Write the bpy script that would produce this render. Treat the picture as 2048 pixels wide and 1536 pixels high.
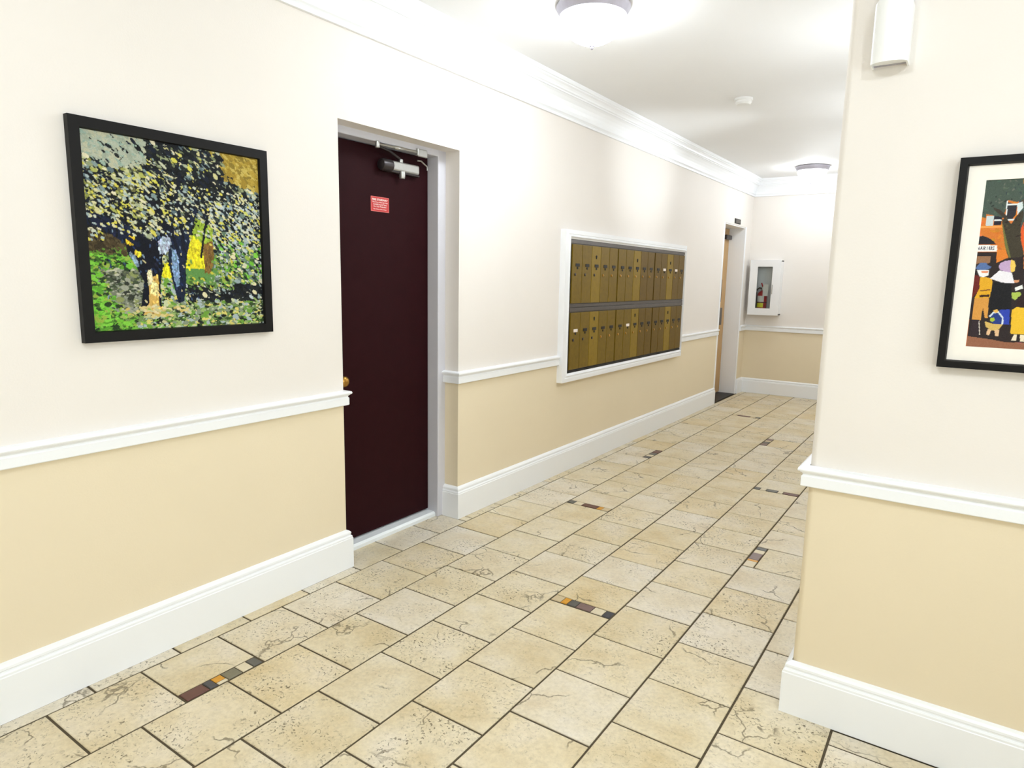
import bpy, bmesh, math, random
import numpy as np
from mathutils import Vector, Matrix

for o in list(bpy.data.objects):
    bpy.data.objects.remove(o)
SC = bpy.context.scene
COL = SC.collection
S = 0.308                      # one floor tile pitch in metres; lengths below are in tiles
W = -0.27                      # x of the left wall face
YR = 3.85                      # y of the lobby wall that carries the framed print
XR = 6.53                      # x of the corridor's right wall
YE = 26.15                     # y of the corridor's end wall
XE = 15.0                      # x of the lobby wall with the added window
YF = -9.0                      # y of the lobby wall behind the viewer
ZC = 9.02                      # ceiling height

# ------------------------------------------------------------------ camera
F_PX = 1334.1
yaw, pitch, roll = 0.59715, -0.15704, 0.018966
fw = Vector((-math.sin(yaw)*math.cos(pitch), math.cos(yaw)*math.cos(pitch), math.sin(pitch)))
rt = fw.cross(Vector((0, 0, 1))).normalized()
up = rt.cross(fw)
r2 = rt*math.cos(roll) + up*math.sin(roll)
u2 = -rt*math.sin(roll) + up*math.cos(roll)
cam_data = bpy.data.cameras.new('camera')
cam_data.sensor_fit = 'HORIZONTAL'
cam_data.sensor_width = 36.0
cam_data.lens = F_PX/2048*36
cam_data.clip_start = 0.02
cam = bpy.data.objects.new('camera', cam_data)
COL.objects.link(cam)
cam.matrix_world = Matrix(((r2.x, u2.x, -fw.x, 7.7642*S), (r2.y, u2.y, -fw.y, -3.6125*S),
                           (r2.z, u2.z, -fw.z, 4.7411*S), (0, 0, 0, 1)))
SC.camera = cam

# ------------------------------------------------------------------ world and exposure
world = bpy.data.worlds.new('world')
SC.world = world
world.use_nodes = True
world.node_tree.nodes['Background'].inputs[0].default_value = (0.85, 0.92, 1.0, 1)
world.node_tree.nodes['Background'].inputs[1].default_value = 1.0
vs = SC.view_settings
vs.view_transform = 'Standard'
vs.look = 'None'
vs.gamma = 1.0
vs.use_curve_mapping = False
vs.exposure = 0.46

# fill light shining in through the added, unseen lobby window
sky = bpy.data.lights.new('window_fill', 'AREA')
sky.shape = 'RECTANGLE'
sky.size, sky.size_y = 8.0*S, 5.6*S
sky.energy = 46
sky.color = (0.86, 0.933, 1.0)
sko = bpy.data.objects.new('window_fill', sky)
COL.objects.link(sko)
sko.location = ((XE+0.9)*S, -2.0*S, 5.0*S)
sko.rotation_euler = (math.radians(90), 0, math.radians(90))
LAMP_STRENGTH = 41.0           # glow of the ceiling bowls

# ------------------------------------------------------------------ helpers
def srgb(r, g, b):
    return tuple(((c/255)/12.92 if c/255 <= 0.04045 else ((c/255+0.055)/1.055)**2.4) for c in (r, g, b))

def mat(name, rgb, rough=0.5, metal=0.0, spec=0.5, noise=0.0, nscale=30.0, bump=0.0, bscale=200.0, coat=0.0):
    """plain painted / metal surface with a little procedural variation"""
    m = bpy.data.materials.new(name)
    m.use_nodes = True
    nt = m.node_tree
    b = nt.nodes['Principled BSDF']
    col = srgb(*rgb)
    b.inputs['Base Color'].default_value = (*col, 1)
    b.inputs['Roughness'].default_value = rough
    b.inputs['Metallic'].default_value = metal
    b.inputs['Specular IOR Level'].default_value = spec
    b.inputs['Coat Weight'].default_value = coat
    tc = nt.nodes.new('ShaderNodeTexCoord')
    if noise:
        n = nt.nodes.new('ShaderNodeTexNoise')
        n.inputs['Scale'].default_value = nscale
        n.inputs['Detail'].default_value = 4
        nt.links.new(tc.outputs['Object'], n.inputs['Vector'])
        mx = nt.nodes.new('ShaderNodeMix'); mx.data_type = 'RGBA'
        mx.inputs[6].default_value = (*[c*(1-noise) for c in col], 1)
        mx.inputs[7].default_value = (*[min(1, c*(1+noise)) for c in col], 1)
        nt.links.new(n.outputs['Fac'], mx.inputs[0])
        nt.links.new(mx.outputs[2], b.inputs['Base Color'])
    if bump:
        n2 = nt.nodes.new('ShaderNodeTexNoise')
        n2.inputs['Scale'].default_value = bscale
        nt.links.new(tc.outputs['Object'], n2.inputs['Vector'])
        bp = nt.nodes.new('ShaderNodeBump')
        bp.inputs['Strength'].default_value = bump
        bp.inputs['Distance'].default_value = 0.002
        nt.links.new(n2.outputs['Fac'], bp.inputs['Height'])
        nt.links.new(bp.outputs[0], b.inputs['Normal'])
    return m

class MB:
    """collects geometry given in tiles and links it as one mesh object"""
    def __init__(s):
        s.v, s.f, s.sm = [], [], []
    def add(s, verts, faces, smooth=False):
        k = len(s.v)
        s.v += [tuple(p) for p in verts]
        s.f += [tuple(i+k for i in f) for f in faces]
        s.sm += [smooth]*len(faces)
        return s
    def box(s, x0, x1, y0, y1, z0, z1, bev=0.0, seg=2):
        if bev <= 0:
            v = [(x, y, z) for x in (x0, x1) for y in (y0, y1) for z in (z0, z1)]
            return s.add(v, [(0, 1, 3, 2), (4, 6, 7, 5), (0, 4, 5, 1), (2, 3, 7, 6), (0, 2, 6, 4), (1, 5, 7, 3)])
        bm = bmesh.new()
        bmesh.ops.create_cube(bm, size=1)
        for p in bm.verts:
            p.co = Vector(((x0+x1)/2+p.co.x*(x1-x0), (y0+y1)/2+p.co.y*(y1-y0), (z0+z1)/2+p.co.z*(z1-z0)))
        bmesh.ops.bevel(bm, geom=bm.edges[:], offset=bev, segments=seg, affect='EDGES', profile=0.5)
        return s.addbm(bm)
    def addbm(s, bm, smooth=False):
        bm.verts.index_update()
        s.add([tuple(p.co) for p in bm.verts], [[q.index for q in f.verts] for f in bm.faces], smooth)
        bm.free()
        return s
    def lathe(s, prof, c, n=40, axis='Z', smooth=True, cap=True):
        """prof = [(r, h)...] turned about an axis through c"""
        vs_, fs = [], []
        for r, h in prof:
            for i in range(n):
                a = 2*math.pi*i/n
                p = (r*math.cos(a), r*math.sin(a), h)
                if axis == 'X': p = (p[2], p[0], p[1])
                if axis == 'Y': p = (p[1], p[2], p[0])
                vs_.append((c[0]+p[0], c[1]+p[1], c[2]+p[2]))
        for j in range(len(prof)-1):
            for i in range(n):
                a, b = j*n+i, j*n+(i+1) % n
                fs.append((a, b, b+n, a+n))
        if cap:
            fs.append(tuple(range(n))[::-1])
            fs.append(tuple((len(prof)-1)*n+i for i in range(n)))
        return s.add(vs_, fs, smooth)
    def band(s, r, z0, z1, c, a0, a1, n=12):
        """curved label on a cylinder between two angles in degrees"""
        v = []
        for i in range(n+1):
            a = math.radians(a0+(a1-a0)*i/n)
            v += [(c[0]+r*math.cos(a), c[1]+r*math.sin(a), c[2]+z) for z in (z0, z1)]
        return s.add(v, [(2*i, 2*i+2, 2*i+3, 2*i+1) for i in range(n)], True)
    def tube(s, pts, r, n=10, cap=True):
        pts = [Vector(p) for p in pts]
        vs_, fs = [], []
        for k, p in enumerate(pts):
            t = (pts[min(k+1, len(pts)-1)]-pts[max(k-1, 0)]).normalized()
            ref = Vector((0, 0, 1)) if abs(t.z) < 0.9 else Vector((1, 0, 0))
            a = t.cross(ref).normalized()
            b = t.cross(a)
            rr = r[k] if isinstance(r, (list, tuple)) else r
            for i in range(n):
                w = 2*math.pi*i/n
                vs_.append(p+a*rr*math.cos(w)+b*rr*math.sin(w))
        for k in range(len(pts)-1):
            for i in range(n):
                q, q2 = k*n+i, k*n+(i+1) % n
                fs.append((q, q2, q2+n, q+n))
        if cap:
            fs.append(tuple(range(n))[::-1])
            fs.append(tuple((len(pts)-1)*n+i for i in range(n)))
        return s.add(vs_, fs, True)
    def sweep(s, prof, path, closed=False):
        """moulding: prof = [(out, z)...] run along an XY path, 'out' to the right of travel, mitred corners"""
        n = len(path)
        P = [Vector(p) for p in path]
        rows = []
        for i in range(n):
            def nrm(a, b):
                d = (b-a).normalized()
                return Vector((d.y, -d.x))
            if closed:
                n1, n2 = nrm(P[i-1], P[i]), nrm(P[i], P[(i+1) % n])
            else:
                n1 = nrm(P[i-1], P[i]) if i > 0 else nrm(P[i], P[i+1])
                n2 = nrm(P[i], P[i+1]) if i < n-1 else n1
            m = (n1+n2)/(1+n1.dot(n2))
            rows.append([(P[i].x+m.x*o, P[i].y+m.y*o, z) for o, z in prof])
        k = len(prof)
        fs = []
        for i in range(n if closed else n-1):
            j = (i+1) % n
            for a in range(k):
                b = (a+1) % k
                fs.append((i*k+a, j*k+a, j*k+b, i*k+b))
        if not closed:
            fs.append(tuple(range(k)))
            fs.append(tuple((n-1)*k+a for a in range(k))[::-1])
        return s.add([p for r in rows for p in r], fs)
    def prism(s, poly, axis, a, b):
        """2D polygon extruded along an axis; poly is (y,z) for X, (x,z) for Y, (x,y) for Z"""
        n = len(poly)
        def p3(q, t):
            return {'X': (t, q[0], q[1]), 'Y': (q[0], t, q[1]), 'Z': (q[0], q[1], t)}[axis]
        v = [p3(q, a) for q in poly]+[p3(q, b) for q in poly]
        f = [tuple(range(n)), tuple(range(n, 2*n))[::-1]]
        f += [(i, i+n, (i+1) % n+n, (i+1) % n) for i in range(n)]
        return s.add(v, f)
    def build(s, name, m, parent=None, origin=None, label=None):
        if origin is None:
            if parent is not None:
                origin = ORG[parent.name]
            else:
                a = np.array(s.v)
                lo, hi = a.min(0), a.max(0)
                origin = ((lo[0]+hi[0])/2, (lo[1]+hi[1])/2, lo[2])
        me = bpy.data.meshes.new(name)
        me.from_pydata([((p[0]-origin[0])*S, (p[1]-origin[1])*S, (p[2]-origin[2])*S) for p in s.v], [], s.f)
        bm = bmesh.new()
        bm.from_mesh(me)
        bmesh.ops.recalc_face_normals(bm, faces=bm.faces[:])
        bm.to_mesh(me)
        bm.free()
        for q, k in zip(me.polygons, s.sm):
            q.use_smooth = k
        if any(s.sm):
            me.set_sharp_from_angle(angle=math.radians(40))
        me.materials.append(m)
        o = bpy.data.objects.new(name, me)
        COL.objects.link(o)
        if parent is not None:
            o.parent = parent
            po = ORG[parent.name]
            o.location = [(origin[i]-po[i])*S for i in range(3)]
        else:
            o.location = [c*S for c in origin]
        ORG[o.name] = tuple(origin)
        if label:
            o['label'] = label
        return o
ORG = {}

def empty(name, loc):
    o = bpy.data.objects.new(name, None)
    o.empty_display_size = 0.05
    COL.objects.link(o)
    o.location = [c*S for c in loc]
    ORG[o.name] = tuple(loc)
    return o

def tag(o, label, cat, group=None, kind=None):
    o['label'] = label
    o['category'] = cat
    if group: o['group'] = group
    if kind: o['kind'] = kind
    return o

def copy_tree(o, parent=None, offset=(0, 0, 0)):
    c = o.copy()
    COL.objects.link(c)
    og = ORG[o.name]
    if parent is None:
        ORG[c.name] = tuple(og[i]+offset[i] for i in range(3))
        c.location = [k*S for k in ORG[c.name]]
    else:
        c.parent = parent
        ORG[c.name] = og
    for ch in [k for k in bpy.data.objects if k.parent == o]:
        copy_tree(ch, c)
    return c

def text_mesh(body, height, width, at_center, mapper, bold=0.0):
    """flat lettering as mesh data in tiles; mapper turns (u,v) into a point"""
    cu = bpy.data.curves.new('lettering', 'FONT')
    cu.body = body
    cu.align_x = 'CENTER'
    cu.align_y = 'CENTER'
    cu.size = 1.0
    cu.offset = bold
    cu.resolution_u = 3
    ob = bpy.data.objects.new('lettering_tmp', cu)
    COL.objects.link(ob)
    bpy.context.view_layer.update()
    dg = bpy.context.evaluated_depsgraph_get()
    me = bpy.data.meshes.new_from_object(ob.evaluated_get(dg))
    a = np.array([v.co[:] for v in me.vertices])
    faces = [tuple(p.vertices) for p in me.polygons]
    lo, hi = a.min(0), a.max(0)
    out = []
    for p in a:
        u = at_center[0]+((p[0]-lo[0])/(hi[0]-lo[0])-0.5)*width
        v = at_center[1]+((p[1]-lo[1])/(hi[1]-lo[1])-0.5)*height
        out.append(mapper(u, v))
    bpy.data.objects.remove(ob)
    bpy.data.curves.remove(cu)
    bpy.data.meshes.remove(me)
    return out, faces

# ------------------------------------------------------------------ materials
def wall_paint():
    m = bpy.data.materials.new('two_tone_wall_paint')
    m.use_nodes = True
    nt = m.node_tree
    b = nt.nodes['Principled BSDF']
    b.inputs['Roughness'].default_value = 0.55
    b.inputs['Specular IOR Level'].default_value = 0.25
    g = nt.nodes.new('ShaderNodeNewGeometry')
    sp = nt.nodes.new('ShaderNodeSeparateXYZ')
    nt.links.new(g.outputs['Position'], sp.inputs[0])
    gt = nt.nodes.new('ShaderNodeMath'); gt.operation = 'GREATER_THAN'
    gt.inputs[1].default_value = 2.76*S
    nt.links.new(sp.outputs['Z'], gt.inputs[0])
    mx = nt.nodes.new('ShaderNodeMix'); mx.data_type = 'RGBA'
    mx.inputs[6].default_value = (*srgb(*WALL_LOW), 1)
    mx.inputs[7].default_value = (*srgb(*WALL_UP), 1)
    nt.links.new(gt.outputs[0], mx.inputs[0])
    n = nt.nodes.new('ShaderNodeTexNoise')
    n.inputs['Scale'].default_value = 2.2
    n.inputs['Detail'].default_value = 5
    nt.links.new(g.outputs['Position'], n.inputs['Vector'])
    mp = nt.nodes.new('ShaderNodeMapRange')
    mp.inputs['To Min'].default_value = 0.97
    mp.inputs['To Max'].default_value = 1.02
    nt.links.new(n.outputs['Fac'], mp.inputs['Value'])
    ml = nt.nodes.new('ShaderNodeMix'); ml.data_type = 'RGBA'; ml.blend_type = 'MULTIPLY'
    ml.inputs[0].default_value = 1.0
    nt.links.new(mx.outputs[2], ml.inputs[6])
    nt.links.new(mp.outputs['Result'], ml.inputs[7])
    nt.links.new(ml.outputs[2], b.inputs['Base Color'])
    n2 = nt.nodes.new('ShaderNodeTexNoise')
    n2.inputs['Scale'].default_value = 160
    n2.inputs['Detail'].default_value = 3
    nt.links.new(g.outputs['Position'], n2.inputs['Vector'])
    bp = nt.nodes.new('ShaderNodeBump')
    bp.inputs['Strength'].default_value = 0.12
    bp.inputs['Distance'].default_value = 0.002
    nt.links.new(n2.outputs['Fac'], bp.inputs['Height'])
    nt.links.new(bp.outputs[0], b.inputs['Normal'])
    return m

def tile_material():
    m = bpy.data.materials.new('slate_textured_floor_tile')
    m.use_nodes = True
    nt = m.node_tree
    N = nt.nodes.new
    L = nt.links.new
    b = nt.nodes['Principled BSDF']
    tc = N('ShaderNodeTexCoord'); oi = N('ShaderNodeObjectInfo'); ge = N('ShaderNodeNewGeometry')
    ad = N('ShaderNodeMath'); ad.operation = 'ADD'
    L(oi.outputs['Random'], ad.inputs[0]); L(ge.outputs['Random Per Island'], ad.inputs[1])
    fr = N('ShaderNodeMath'); fr.operation = 'FRACT'; L(ad.outputs[0], fr.inputs[0])
    r = fr.outputs[0]
    cv = N('ShaderNodeCombineXYZ')
    for i, k in enumerate((37.0, 91.0, 53.0)):
        mu = N('ShaderNodeMath'); mu.operation = 'MULTIPLY'; mu.inputs[1].default_value = k
        L(r, mu.inputs[0]); L(mu.outputs[0], cv.inputs[i])
    va = N('ShaderNodeVectorMath'); va.operation = 'ADD'
    L(tc.outputs['Object'], va.inputs[0]); L(cv.outputs[0], va.inputs[1])
    V = va.outputs[0]
    def noise(scale, detail, rough=0.55, dist=0.0, vec=V):
        n = N('ShaderNodeTexNoise')
        n.inputs['Scale'].default_value = scale; n.inputs['Detail'].default_value = detail
        n.inputs['Roughness'].default_value = rough; n.inputs['Distortion'].default_value = dist
        L(vec, n.inputs['Vector'])
        return n.outputs['Fac']
    def ramp(fac, stops, interp='LINEAR'):
        c = N('ShaderNodeValToRGB'); c.color_ramp.interpolation = interp
        el = c.color_ramp.elements
        while len(el) < len(stops): el.new(0.5)
        for e, (p, col) in zip(el, stops):
            e.position = p; e.color = (*col, 1)
        L(fac, c.inputs[0])
        return c.outputs['Color']
    def mix(fac, a, b_, mode='MIX'):
        x = N('ShaderNodeMix'); x.data_type = 'RGBA'; x.blend_type = mode
        if isinstance(fac, float): x.inputs[0].default_value = fac
        else: L(fac, x.inputs[0])
        for k, q in ((6, a), (7, b_)):
            if isinstance(q, tuple): x.inputs[k].default_value = (*q, 1)
            else: L(q, x.inputs[k])
        return x.outputs[2]
    def maprange(fac, a, b_, c=0.0, d=1.0):
        x = N('ShaderNodeMapRange')
        x.inputs['From Min'].default_value = a; x.inputs['From Max'].default_value = b_
        x.inputs['To Min'].default_value = c; x.inputs['To Max'].default_value = d
        L(fac, x.inputs['Value'])
        return x.outputs['Result']
    def math2(op, a, b_):
        x = N('ShaderNodeMath'); x.operation = op
        for k, q in ((0, a), (1, b_)):
            if isinstance(q, float): x.inputs[k].default_value = q
            else: L(q, x.inputs[k])
        return x.outputs[0]
    tint = ramp(r, [(0.0, srgb(*TILE[0])), (0.3, srgb(*TILE[1])), (0.55, srgb(*TILE[2])), (0.8, srgb(*TILE[3])), (1.0, srgb(*TILE[1]))])
    blot = ramp(noise(5.0, 4), [(0.30, srgb(*TILE[4])), (0.5, srgb(*TILE[2])), (0.72, srgb(*TILE[5]))])
    col = mix(0.5, tint, blot)
    fine = noise(60.0, 6, 0.7)
    col = mix(0.35, col, ramp(fine, [(0.25, (0.45, 0.42, 0.36)), (0.6, (1, 1, 1))]), 'MULTIPLY')
    # pits scattered in patches, more on some tiles than on others
    patch = maprange(noise(7.0, 2), 0.38, 0.58)
    amount = maprange(math2('FRACT', math2('MULTIPLY', r, 7.31), 0.0), 0.25, 0.8)
    pits = maprange(noise(95.0, 3, 0.6, 0.6), 0.57, 0.66)
    pits = math2('MULTIPLY', math2('MULTIPLY', pits, patch), math2('MAXIMUM', amount, 0.3))
    # split slate ridges: thin wandering lines, only here and there
    wv = N('ShaderNodeVectorMath'); wv.operation = 'ADD'
    nz = N('ShaderNodeTexNoise'); nz.inputs['Scale'].default_value = 14.0; nz.inputs['Detail'].default_value = 4
    L(V, nz.inputs['Vector'])
    sc = N('ShaderNodeVectorMath'); sc.operation = 'SCALE'; sc.inputs['Scale'].default_value = 0.10
    L(nz.outputs['Color'], sc.inputs[0]); L(V, wv.inputs[0]); L(sc.outputs[0], wv.inputs[1])
    vo = N('ShaderNodeTexVoronoi'); vo.feature = 'DISTANCE_TO_EDGE'; vo.inputs['Scale'].default_value = 3.4
    L(wv.outputs[0], vo.inputs['Vector'])
    line = maprange(vo.outputs['Distance'], 0.004, 0.016, 1.0, 0.0)
    gate = maprange(noise(4.5, 1), 0.54, 0.60)
    line = math2('MULTIPLY', line, gate)
    marks = math2('MAXIMUM', math2('MULTIPLY', pits, 0.95), math2('MULTIPLY', line, 0.7))
    col = mix(marks, col, srgb(96, 82, 56))
    L(col, b.inputs['Base Color'])
    L(maprange(fine, 0.2, 0.8, 0.34, 0.52), b.inputs['Roughness'])
    b.inputs['Specular IOR Level'].default_value = 0.4
    h = math2('SUBTRACT', math2('ADD', math2('MULTIPLY', fine, 0.35), math2('MULTIPLY', noise(16.0, 3), 0.5)), math2('MULTIPLY', marks, 0.9))
    bp = N('ShaderNodeBump'); bp.inputs['Strength'].default_value = 0.5; bp.inputs['Distance'].default_value = 0.005
    L(h, bp.inputs['Height']); L(bp.outputs[0], b.inputs['Normal'])
    return m

def attribute_paint(name, rough):
    m = bpy.data.materials.new(name)
    m.use_nodes = True
    nt = m.node_tree
    b = nt.nodes['Principled BSDF']
    a = nt.nodes.new('ShaderNodeAttribute')
    a.attribute_name = 'paint'
    nt.links.new(a.outputs['Color'], b.inputs['Base Color'])
    b.inputs['Roughness'].default_value = rough
    b.inputs['Specular IOR Level'].default_value = 0.2
    return m

def emitter(name, rgb, strength):
    m = bpy.data.materials.new(name)
    m.use_nodes = True
    nt = m.node_tree
    b = nt.nodes['Principled BSDF']
    b.inputs['Base Color'].default_value = (0.9, 0.9, 0.88, 1)
    b.inputs['Emission Color'].default_value = (*rgb, 1)
    b.inputs['Emission Strength'].default_value = strength
    return m

def clear_glass(name):
    m = bpy.data.materials.new(name)
    m.use_nodes = True
    nt = m.node_tree
    for n in list(nt.nodes):
        if n.type == 'BSDF_PRINCIPLED': nt.nodes.remove(n)
    out = [n for n in nt.nodes if n.type == 'OUTPUT_MATERIAL'][0]
    t = nt.nodes.new('ShaderNodeBsdfTransparent'); t.inputs[0].default_value = (0.95, 0.97, 0.96, 1)
    g = nt.nodes.new('ShaderNodeBsdfGlossy'); g.inputs['Roughness'].default_value = 0.03
    f = nt.nodes.new('ShaderNodeFresnel'); f.inputs[0].default_value = 1.3
    x = nt.nodes.new('ShaderNodeMixShader')
    nt.links.new(f.outputs[0], x.inputs[0]); nt.links.new(t.outputs[0], x.inputs[1]); nt.links.new(g.outputs[0], x.inputs[2])
    nt.links.new(x.outputs[0], out.inputs[0])
    return m

WALL_UP = (242, 235, 227)
WALL_LOW = (240, 225, 195)
TILE = [(228, 206, 160), (234, 222, 194), (224, 208, 172), (240, 232, 218), (204, 178, 122), (236, 226, 210)]
M = {}
M['wall'] = wall_paint()
M['trim'] = mat('white_gloss_trim', (251, 252, 254), 0.32, noise=0.015, nscale=6, bump=0.04)
M['ceil'] = mat('ceiling_white', (247, 246, 245), 0.7, spec=0.2, noise=0.015, nscale=3, bump=0.08)
M['tile'] = tile_material()
M['grout'] = mat('dark_grout', (92, 82, 66), 0.9, spec=0.1, noise=0.25, nscale=120, bump=0.4)
M['black'] = mat('black_frame_wood', (13, 12, 12), 0.5, spec=0.25, noise=0.2, nscale=40)
M['mat'] = mat('cream_mat_board', (250, 243, 232), 0.8, spec=0.1, noise=0.02, nscale=60)
M['maroon'] = mat('maroon_door_paint', (40, 8, 13), 0.6, spec=0.1, noise=0.12, nscale=14, bump=0.10, bscale=120)
M['steel'] = mat('grey_door_frame_paint', (214, 212, 218), 0.4, noise=0.03, nscale=8)
M['marble'] = mat('white_marble_saddle', (240, 244, 246), 0.25, noise=0.04, nscale=12)
M['brass'] = mat('worn_brass', (176, 132, 62), 0.3, metal=0.9, noise=0.15, nscale=50)
M['chrome'] = mat('brushed_steel', (190, 190, 186), 0.28, metal=0.85, noise=0.1, nscale=60)
M['dark'] = mat('dark_closer_paint', (58, 52, 52), 0.35, metal=0.4, noise=0.2, nscale=40)
M['red'] = mat('red_notice', (196, 44, 46), 0.5, noise=0.05, nscale=80)
M['paper'] = mat('white_print', (248, 236, 226), 0.7)
M['red_edge'] = mat('pale_red_edge', (222, 120, 110), 0.5)
M['olive'] = mat('olive_brass_mailbox', (118, 94, 20), 0.5, metal=0.1, spec=0.3, noise=0.22, nscale=35)
M['olive_b'] = mat('olive_brass_mailbox_bright', (138, 112, 28), 0.5, metal=0.1, spec=0.3, noise=0.2, nscale=35)
M['olive_c'] = mat('brown_brass_mailbox', (104, 80, 20), 0.5, metal=0.1, spec=0.3, noise=0.22, nscale=35)
M['pewter'] = mat('grey_mailbox_trim', (92, 86, 82), 0.4, metal=0.4, noise=0.25, nscale=45)
M['flat_black'] = mat('black_slot', (16, 14, 13), 0.6)  # plain black for slots, locks and plates
M['bronze'] = mat('lamp_rim_pewter', (182, 178, 188), 0.45, metal=0.3, noise=0.12, nscale=30)
M['lamp'] = emitter('lit_lamp_glass', (0.845, 0.927, 1.0), LAMP_STRENGTH)
M['lamp_far'] = emitter('lit_lamp_glass_dimmer', (0.845, 0.927, 1.0), LAMP_STRENGTH*0.62)
M['opal'] = mat('opal_sconce_glass', (250, 250, 248), 0.25, spec=0.5)
M['plastic'] = mat('white_plastic', (244, 243, 240), 0.45)
M['cab'] = mat('white_cabinet_enamel', (248, 248, 248), 0.3)
M['cab_in'] = mat('cabinet_inside', (240, 241, 244), 0.5)
M['ext_red'] = mat('extinguisher_red', (176, 26, 30), 0.3, coat=0.4)
M['yellow'] = mat('yellow_label', (232, 226, 40), 0.5)
M['lab'] = mat('white_label', (226, 224, 222), 0.5)
M['rubber'] = mat('black_rubber', (24, 24, 25), 0.5)
M['wood'] = mat('tan_elevator_door', (196, 156, 100), 0.4, noise=0.10, nscale=10)
M['glass'] = clear_glass('clear_pane')
M['canvas'] = attribute_paint('painted_canvas', 0.55)
M['print'] = attribute_paint('printed_sheet', 0.6)
MOS = {'maroon': mat('mosaic_maroon', (98, 58, 50), 0.35, noise=0.15, nscale=60), 'navy': mat('mosaic_navy', (66, 66, 72), 0.3, noise=0.15, nscale=60),
       'orange': mat('mosaic_amber', (214, 150, 34), 0.3, noise=0.15, nscale=60), 'olive': mat('mosaic_olive_grey', (120, 114, 92), 0.35, noise=0.15, nscale=60),
       'cream': mat('mosaic_cream', (222, 208, 178), 0.4, noise=0.06, nscale=60), 'slate': mat('mosaic_slate', (88, 86, 80), 0.35, noise=0.15, nscale=60),
       'mauve': mat('mosaic_mauve', (122, 98, 92), 0.35, noise=0.15, nscale=60), 'tan': mat('mosaic_tan', (204, 184, 146), 0.4, noise=0.08, nscale=60)}

# ------------------------------------------------------------------ the room shell
YO0, YO1, ZO = 3.47, 6.35, 7.04       # maroon door's opening in the left wall
YV0, YV1, ZV = 22.40, 25.26, 7.0      # elevator door's opening
def struct(o, label, cat):
    o['kind'] = 'structure'; o['label'] = label; o['category'] = cat
    return o

# floor: grout bed that parents the tiles
fb = MB().box(W-1.2, XE+0.3, YF-0.3, YE+0.3, -0.6, -0.013)
floor = struct(fb.build('floor', M['grout'], origin=(0, 0, 0)), 'beige slate-look tile floor with dark grout and small mosaic inserts', 'floor')
GAP = 0.013
tile_cache = {}
def tile_mesh(w, h, m, nm):
    key = (round(w, 3), round(h, 3), m.name)
    if key in tile_cache: return tile_cache[key]
    b = 0.008
    hw, hh = w/2, h/2
    v = []
    for z, d in ((-0.05, 0), (-0.006, 0), (0.0, b)):
        v += [(-hw+d, -hh+d, z), (hw-d, -hh+d, z), (hw-d, hh-d, z), (-hw+d, hh-d, z)]
    f = [(3, 2, 1, 0), (8, 9, 10, 11)]
    for k in (0, 4):
        f += [(k+i, k+(i+1) % 4, k+4+(i+1) % 4, k+4+i) for i in range(4)]
    me = bpy.data.meshes.new(nm)
    me.from_pydata([(x*S, y*S, z*S) for x, y, z in v], [], f)
    me.materials.append(m)
    tile_cache[key] = me
    return me
rng = random.Random(7)
def put_tile(x0, x1, y0, y1, m=None, nm='tile', gap=GAP):
    m = m or M['tile']
    w, h = x1-x0-2*gap, y1-y0-2*gap
    if w < 0.015 or h < 0.015: return
    me = tile_mesh(w, h, m, nm)
    o = bpy.data.objects.new(nm, me)
    COL.objects.link(o)
    o.parent = floor
    o.location = ((x0+x1)/2*S, (y0+y1)/2*S, rng.uniform(-0.003, 0.002)*S)
    return o
# mosaic inserts: row -> {first joint: kind}
LONG = {(0, 0): 'R', (0, 13): 'R', (5, 7.5): 'L', (3, 16.5): 'L'}        # strip runs along the row
CROSS = {(1, 8.5), (3, 4.5), (4, 12), (1, 20.5)}                         # strip runs across the row
SW = 0.195
SEQ = {(0, 0): [('maroon', .34), ('navy', .13), ('orange', .16), ('olive', .23), ('cream', .18), ('slate', .16)],
       (0, 13): [('navy', .2), ('cream', .2), ('slate', .25), ('maroon', .35)],
       (5, 7.5): [('cream', .27), ('orange', .08), ('mauve', .33), ('cream', .18), ('slate', .14)],
       (3, 16.5): [('mauve', .3), ('slate', .25), ('tan', .2), ('mauve', .25)],
       (1, 8.5): [('slate', .15), ('cream', .2), ('maroon', .36), ('orange', .12), ('tan', .17)],
       (3, 4.5): [('tan', .17), ('orange', .11), ('slate', .15), ('mauve', .25), ('cream', .19), ('navy', .13)],
       (4, 12): [('slate', .14), ('cream', .14), ('slate', .26), ('cream', .12), ('maroon', .34)],
       (1, 20.5): [('tan', .2), ('maroon', .45), ('tan', .2), ('slate', .15)]}
def strip(seq, x0, x1, y0, y1, along_y):
    t = 0.0
    total = sum(q for _, q in seq)
    for nm, ln in seq:
        ln = ln/total
        if along_y:
            a, b = y0+t*(y1-y0), y0+(t+ln)*(y1-y0)
            if nm == 'orange' and ln > 0.12:
                put_tile(x0, x0+0.12, a, b, MOS['orange'], 'mosaic_tile', 0.006)
                put_tile(x0+0.12, x1, a, b, MOS['cream'], 'mosaic_tile', 0.006)
            else:
                put_tile(x0, x1, a, b, MOS[nm], 'mosaic_tile', 0.006)
        else:
            put_tile(x0+t*(x1-x0), x0+(t+ln)*(x1-x0), y0, y1, MOS[nm], 'mosaic_tile', 0.006)
        t += ln
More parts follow.
